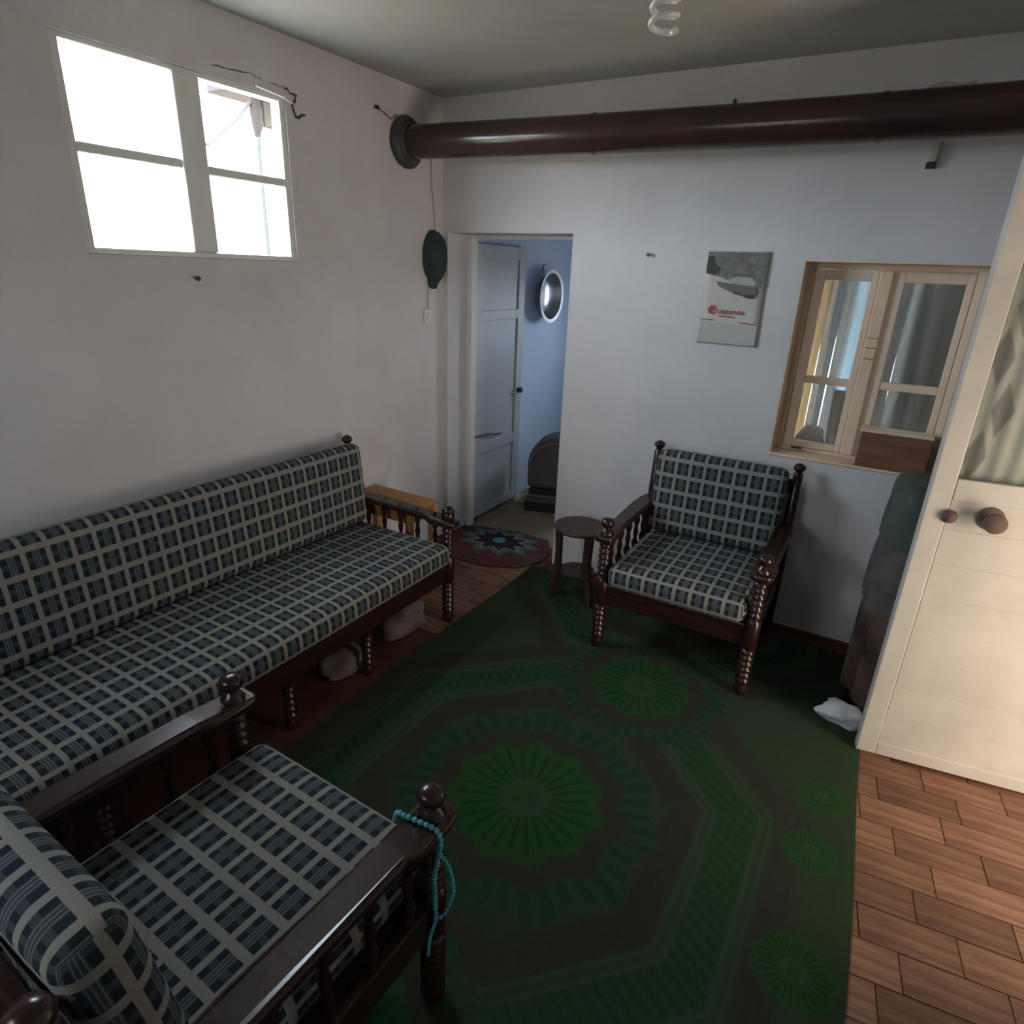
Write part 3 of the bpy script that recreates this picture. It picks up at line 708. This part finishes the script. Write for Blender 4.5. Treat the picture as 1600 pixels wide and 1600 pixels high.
# ------------------------------------------------------------------ stove pipe
pp = thing('stove_pipe', 'dark brown stove pipe running across under the ceiling', 'pipe', (0, -.31, 0))
pts = []
for i in range(33):
    t = i / 32; x = .02 + 3.1 * t; pts.append((x, 0, 2.158 - .035 * math.sin(min(1, t / .9) * PI * .62) + .0 * t))
MB().tube(pts, .073, 28).build('pipe', m_pipe, pp, True)
for x in (1.0, 2.05): MB().tube([(x - .008, 0, pts[int(x / 3.1 * 32)][2]), (x + .008, 0, pts[int(x / 3.1 * 32)][2])], .0755, 28).build('joint_ring', m_pipe, pp, True)
MB().lathe([(.108, .001), (.113, .010), (.113, .022), (.104, .034), (.088, .040), (.084, .052), (.076, .056)], 32, T(0, -.0, 2.157) @ RY(PI / 2)).build('rosette', m_flange, pp, True)

# ------------------------------------------------------------------ cap on the wall, cable, switch, nails
cp = thing('hanging_cap', 'dark teal felt cap hanging on the left wall beside the doorway', 'cap', (.0, -.10, 1.64))
vs = []; n = 28; k = 9
b = MB()
for j in range(k + 1):
    f = j / k; d = .065 * math.sin(f * PI / 2); sc = math.cos(f * PI / 2) ** .6 if j < k else .02
    for i in range(n):
        a = 2 * PI * i / n; ry, rz = .088, .135
        y = ry * math.cos(a) * sc; z = rz * math.sin(a) * sc
        z *= 1.0 if z > 0 else 1.02
        if a > PI * 1.25 and a < PI * 1.75: y *= .9
        vs.append((.004 + d, y, z + .01))
fs = [(j * n + i, j * n + (i + 1) % n, (j + 1) * n + (i + 1) % n, (j + 1) * n + i) for j in range(k) for i in range(n)] + [tuple(reversed(range(n)))]
b.add(vs, fs); b.build('crown', m_cap, cp, True)
poly = [(-.05, -.10), (-.045, -.135), (-.02, -.152), (.015, -.150), (.028, -.125), (.045, -.105), (.03, -.08), (-.03, -.08)]
MB().prism(poly, .003, .022, Matrix(((0, 0, 1, 0), (1, 0, 0, 0), (0, 1, 0, 0), (0, 0, 0, 1)))).build('peak', m_cap, cp, bevel=.006)
tag(MB().tube(smooth_path([(.004, -.105, 2.15), (.004, -.104, 2.0), (.004, -.09, 1.9), (.004, -.08, 1.77), (.003, -.11, 1.6), (.003, -.143, 1.48), (.003, -.146, 1.388)], 5), .003, 8).build('wall_cable', m_cable, smooth=True), 'thin grey cable running down the corner behind the cap', 'cable')
sw = thing('light_switch', 'white light switch low on the cable beside the doorway', 'switch', (0, -.146, 1.345))
boxes('plate', m_plast, [((0, -.034, -.04), (.010, .034, .04))], sw, .004); boxes('rocker', m_plast, [((.010, -.014, -.02), (.015, .014, .02))], sw, .002)
nl = [((0, -.517, 2.263), (1, 0, 0), 'nail in the left wall tied to the pipe by a wire'), ((1.183, 0, 1.69), (0, -1, 0), 'nail in the back wall left of the calendar'),
      ((1.48, 0, 2.273), (0, -1, 0), 'nail in the back wall just above the pipe'), ((0, -1.515, 1.53), (1, 0, 0), 'nail in the left wall under the high window')]
for p, d, lab in nl:
    P = Vector(p); D = Vector(d)
    b = MB(); b.tube([P, P + D * .018], .004, 8); b.tube([P + D * .018, P + D * .021], .009, 10)
    tag(b.build('nail', m_iron, smooth=True), lab, 'nail', 'nails in the walls')
tag(MB().tube(smooth_path([(.016, -.517, 2.263), (.012, -.46, 2.25), (.012, -.42, 2.236), (.012, -.38, 2.262)], 5), .002, 6).build('tie_wire', m_iron, smooth=True), 'thin wire from the nail to the pipe rosette', 'wire')
tag(MB().tube(smooth_path([(2.15, -.004, 2.262), (2.2, -.006, 2.275), (2.26, -.012, 2.262), (2.30, -.015, 2.27)], 5), [.006] * 16, 8).build('rag_twist', m_cable, smooth=True), 'twisted rag tucked against the wall above the right end of the pipe', 'rag')
hk = thing('wall_plug', 'small cream plug box on the back wall below the pipe', 'plug', (2.222, 0, 2.045))
b = MB(); b.prism([(-.016, -.02), (.012, -.02), (.018, .052), (-.004, .04)], 0, .03, Mz); b.build('body', m_leaf, hk, bevel=.004)
boxes('bracket', m_iron, [((-.018, -.02, -.040), (.014, 0, -.0202))], hk, .003)

# ------------------------------------------------------------------ calendar
cal = thing('wall_calendar', 'paper wall calendar with grey car picture and red lettering on the back wall', 'calendar', (1.585, -.002, 1.32))
sheet = []
cw2, chh = .134, .393
def flat(name, poly, y, m, par=cal, th=.0006):
    return MB().prism(poly, 0, th, T(0, y, 0) @ Mz).build(name, m, par)
b = MB(); vs = []; fs = []
for i in range(9):
    for j in range(13):
        u = -1 + 2 * i / 8; v = j / 12; vs.append((u * cw2, -.0015 - .006 * (1 - v) ** 2 * (.5 + .5 * u * u), v * chh))
for i in range(8):
    for j in range(12): a = i * 13 + j; fs.append((a, a + 13, a + 14, a + 1))
b.add(vs, fs); so = b.build('sheet', m_paper, cal, True); sm = so.modifiers.new('s', 'SOLIDIFY'); sm.thickness = .001; sm.offset = 1
m_pic = tinted('picture_grey_green', (.11, .115, .10), (.24, .24, .22), 28, .7, 0)
m_pdk = mat('picture_dark', (.055, .05, .042), .7); m_plt = mat('picture_light', (.40, .40, .37), .7); m_red = mat('print_red', (.42, .07, .08), .7)
m_mid = mat('picture_mid', (.15, .14, .125), .7); m_blank = mat('calendar_grid_grey', (.44, .435, .41), .7)
Yp = -.0095
flat('picture', [(-.128, .30), (-.06, .285), (.0, .26), (.06, .262), (.128, .24), (.128, .388), (-.128, .388)], Yp, m_pic)
flat('picture_shadow', [(-.128, .30), (-.09, .292), (-.07, .305), (-.065, .32), (-.09, .34), (-.10, .372), (-.125, .37)], Yp - .0008, m_pdk)
flat('picture_foliage', [(.0, .388), (-.01, .365), (.02, .355), (.05, .37), (.06, .388)], Yp - .0008, m_mid)
flat('picture_foliage', [(-.02, .285), (.0, .305), (.05, .30), (.07, .315), (.09, .295), (.06, .285), (.0, .275)], Yp - .0008, m_mid)
flat('car_roof', [(-.03, .275), (.01, .29), (.075, .287), (.095, .262), (.08, .255), (.0, .262)], Yp - .0016, m_plt)
flat('car_body', [(-.08, .268), (-.03, .262), (.095, .250), (.105, .232), (.09, .212), (.06, .205), (.0, .222), (-.06, .245)], Yp - .0018, m_mid)
flat('car_bumper', [(.045, .216), (.095, .218), (.103, .228), (.09, .203), (.06, .203)], Yp - .0024, m_pdk)
flat('car_grille', [(.0, .232), (.035, .228), (.035, .212), (.005, .218)], Yp - .0024, mat('picture_maroon', (.12, .07, .06), .7))
# red lettering: the large round initial with a hooked bar, then a row of low letters (blurred in the photograph)
ring = [(-.078 + .019 * math.cos(a), .148 + .019 * math.sin(a)) for a in [math.radians(40 + 280 * i / 16) for i in range(17)]]
inn = [(-.078 + .0095 * math.cos(a), .148 + .0095 * math.sin(a)) for a in [math.radians(40 + 280 * i / 16) for i in range(17)]]
b = MB(); vs = [(x, 0, z) for x, z in ring + inn]; fs = [(i, 17 + i, 18 + i, i + 1) for i in range(16)]
b.add(vs, fs, T(0, Yp - .0006, 0)); o = b.build('red_initial', m_red, cal); q = o.modifiers.new('s', 'SOLIDIFY'); q.thickness = .0008
flat('red_initial_bar', [(-.082, .146), (-.060, .144), (-.058, .152), (-.082, .154)], Yp - .0008, m_red)
b = MB()
for i in range(9):
    x = -.052 + i * .0125; w = .0085
    b.prism([(x, .133), (x + .003, .133), (x + .003, .148), (x, .148)], 0, .0006, T(0, Yp - .0006, 0) @ Mz)
    b.prism([(x + .003, .143 if i % 2 else .133), (x + w, .143 if i % 2 else .133), (x + w, .148 if i % 2 else .138), (x + .003, .148 if i % 2 else .138)], 0, .0006, T(0, Yp - .0006, 0) @ Mz)
    b.prism([(x + w, .133), (x + w + .0022, .133), (x + w + .0022, .147), (x + w, .147)], 0, .0006, T(0, Yp - .0006, 0) @ Mz)
o = b.build('red_lettering', m_red, cal)
flat('grey_lettering', [(-.045, .120), (.02, .117), (.02, .123), (-.045, .126)], Yp - .0006, m_mid)
flat('red_rule', [(-.125, .104), (-.07, .102), (-.07, .106), (-.125, .108)], Yp - .0006, m_red)
flat('red_rule', [(.045, .097), (.112, .094), (.112, .098), (.045, .101)], Yp - .0006, m_red)
flat('month_pad', [(-.126, .006), (.126, .004), (.126, .088), (-.126, .096)], Yp - .0004, m_blank)

# ------------------------------------------------------------------ wooden box on the sill
bx = thing('wooden_box', 'red-brown wooden box standing on the inner window sill', 'box', (2.335, .052, vz0 + .005))
boxes('body', m_box, [((-.13, -.048, 0), (.13, -.036, .150)), ((-.13, .036, 0), (.13, .048, .150)), ((-.13, -.036, 0), (-.118, .036, .150)), ((.118, -.036, 0), (.13, .036, .150)), ((-.118, -.036, 0), (.118, .036, .01))], bx, .002)
boxes('lid', m_cream, [((-.136, -.054, .1505), (.134, .050, .162))], bx, .003)

# ------------------------------------------------------------------ clothes heap behind the door leaf
ck = thing('clothes_heap', 'heap of dark clothes topped by a green jacket behind the open cream door', 'clothes', (2.63, -.33, .0))
def drape(name, m, x0, x1, y0, y1, z0, z1, seed, amp=.02, top_in=.04, nf=14):
    rnd = random.Random(seed); ph = [rnd.uniform(0, 6.28) for _ in range(4)]; n = 72; k = 18; vs = []; fs = []
    cx, cy = (x0 + x1) / 2, (y0 + y1) / 2; hx, hy = (x1 - x0) / 2, (y1 - y0) / 2
    for j in range(k + 1):
        t = j / k; z = z0 + (z1 - z0) * (math.sin(t * PI / 2) ** .8 if t > 0 else 0)
        ins = 1 - (t ** 5) * .25 - top_in * t
        if j == k: ins *= .7
        for i in range(n):
            a = 2 * PI * i / n; c, s = math.cos(a), math.sin(a)
            rr = (abs(c) ** 4 + abs(s) ** 4) ** -.25
            f = 1 + amp / hx * (math.sin(nf * a + ph[0] + 2 * t) + .6 * math.sin(nf * 1.7 // 1 * a + ph[1] - 3 * t)) * (1 - .6 * t)
            vs.append((cx + hx * c * rr * ins * f, cy + hy * s * rr * ins * f, z + (.012 * math.sin(5 * a + ph[2]) if j < k else 0) + .01 * math.sin(3 * a + ph[3]) * t))
    for j in range(k):
        for i in range(n): i2 = (i + 1) % n; fs.append((j * n + i, j * n + i2, (j + 1) * n + i2, (j + 1) * n + i))
    fs.append(tuple(k * n + i for i in range(n))); fs.append(tuple(reversed(range(n))))
    b = MB(); b.add(vs, fs); return b.build(name, m, ck, True)
drape('brown_blanket', m_brownc, -.27, .27, -.24, .22, .055, .70, 4, .012)
drape('dark_shirt', tinted('dark_grey_print_cloth', (.05, .048, .05), (.12, .10, .10), 12, .9, .6, 18, .01), -.272, .26, -.25, .20, .45, .80, 6, .012)
drape('green_jacket', m_green, -.272, .26, -.255, .20, .72, .93, 8, .010, .05)
for sx in (-1, 1):
    for sy in (-1, 1): MB().tube([(.03 + sx * .16, sy * .14, .0), (.03 + sx * .16, sy * .14, .09)], .015, 10).build('leg', m_dark, ck, True)
tag(blob('white_cloth', (2.375, -.62, .034), .085, .06, .045, m_bag, None, 31, .25), 'crumpled white cloth on the carpet edge at the foot of the clothes heap', 'cloth')

# ------------------------------------------------------------------ open entrance door leaf
d2 = sempty('door_2', 'cream half glazed entrance door standing open at the right')
d2.location = (2.437, -.783, .015); d2.rotation_euler = (0, 0, math.atan2(.073, .511))
DW, DH, DT = .71, 2.05, .042
boxes('lower_panel', m_leaf, [((0.062, .006, .0), (DW - .06, DT - .006, .975))], d2, .003)
boxes('stile', m_leaf, [((0, 0, 0), (.062, DT, DH))], d2, .004)
boxes('stile', m_leaf, [((DW - .06, 0, 0), (DW, DT, DH))], d2, .004)
boxes('rail', m_leaf, [((.062, 0, .975), (DW - .06, DT, 1.045))], d2, .004)
boxes('rail', m_leaf, [((.062, 0, 1.97), (DW - .06, DT, DH))], d2, .004)
boxes('rail', m_leaf, [((.062, .002, 0), (DW - .06, DT - .002, .05))], d2, .003)
boxes('pane', m_dglass, [((.062, .012, 1.045), (DW - .06, .015, 1.97))], d2)
for z in (.17, .29, .41, .53, .65, .77, .88): boxes('groove_strip', m_leaf, [((.064, .0045, z), (DW - .062, .0065, z + .113))], d2, .002)
def lace():
    m = mat('lace_curtain_cloth', (.5, .5, .46), .9, 0, .1); g = NG(m); p = g.xyz(g.coord('Object')); x, z = p[0], p[2]
    xx = g.m('ADD', x, g.m('MULTIPLY', g.m('SINE', g.m('MULTIPLY', z, 9.)), .006))
    def rh(cx, cz, px, pz, a, b_):
        fx = g.m('SUBTRACT', g.m('MULTIPLY', g.m('FRACT', g.m('DIVIDE', g.m('SUBTRACT', xx, cx - px / 2), px)), px), px / 2)
        fz = g.m('SUBTRACT', g.m('MULTIPLY', g.m('FRACT', g.m('DIVIDE', g.m('SUBTRACT', z, cz - pz / 2), pz)), pz), pz / 2)
        d = g.m('ADD', g.m('DIVIDE', g.m('ABSOLUTE', fx), a), g.m('DIVIDE', g.m('ABSOLUTE', fz), b_)); return g.m('SUBTRACT', 1., g.step(d, .85, 1.1))
    k = g.m('MAXIMUM', rh(.088, 1.115, .30, .29, .030, .085), rh(.120, 1.255, .30, .29, .030, .085))
    k = g.m('MAXIMUM', k, rh(.165, 1.42, .30, .5, .03, .12))
    n = g.noise(60, 3, .6)
    base = g.mix(g.step(n, .3, .7), (.76, .73, .69), (.86, .83, .79))
    g.col(g.mix(g.m('MULTIPLY', k, .75), base, (.27, .24, .22)))
    return m
b = MB(); vs = []; fs = []; n = 80; k = 6
for i in range(n + 1):
    x = .066 + (DW - .13) * i / n
    for j in range(k + 1): vs.append((x, .024 + .004 * math.sin(i * .9 + j * .15), 1.04 + .935 * j / k))
for i in range(n):
    for j in range(k): a = i * (k + 1) + j; fs.append((a, a + k + 1, a + k + 2, a + 1))
b.add(vs, fs); lc = b.build('lace_curtain', lace(), d2, True); q = lc.modifiers.new('s', 'SOLIDIFY'); q.thickness = .001
Mk = RX(PI / 2)
o = MB().lathe([(.016, 0), (.022, .004), (.020, .010), (.012, .014), (.010, .022), (.006, .024)], 20, T(.068, .0, .925) @ Mk).build('keyhole_escutcheon', m_knob, d2, True); o['label'] = 'small round brown keyhole plate'
b = MB(); b.lathe([(.036, 0), (.036, .004), (.030, .008), (.012, .010), (.011, .028), (.024, .034), (.031, .044), (.030, .056), (.018, .064), (.004, .066)], 28, T(.175, .004, .935) @ Mk)
o = b.build('door_knob', m_knob, d2, True); o['label'] = 'large round brown door knob'
for z in (.25, 1.7): boxes('hinge', m_iron, [((DW, .0, z), (DW + .012, .012, z + .09))], d2)

# ------------------------------------------------------------------ ceiling lamp (spiral tube)
lp = thing('spiral_bulb', 'unlit white spiral bulb hanging from the ceiling', 'lamp', (1.742, -1.652, H))
sp = []
for i in range(150):
    t = i / 149; a = t * 2 * PI * 4.2; sp.append((.024 * math.cos(a), .024 * math.sin(a), -.372 + .105 * t))
MB().tube(sp, .0058, 8).build('glass_spiral', m_cfl, lp, True)
MB().tube([(0, 0, -.265), (0, 0, -.26), (0, 0, -.225), (0, 0, -.215)], [.02, .024, .024, .016], 16).build('base', m_plast, lp, True)
MB().tube([(0, 0, -.215), (0, 0, -.205), (0, 0, -.17), (0, 0, -.165)], [.018, .02, .02, .01], 16).build('socket', m_black, lp, True)
MB().tube([(0, 0, -.165), (0, 0, -.002)], .003, 8).build('cord', m_cable, lp, True)
MB().lathe([(.035, -.014), (.04, -.006), (.04, 0)], 20).build('ceiling_rose', m_plast, lp, True)
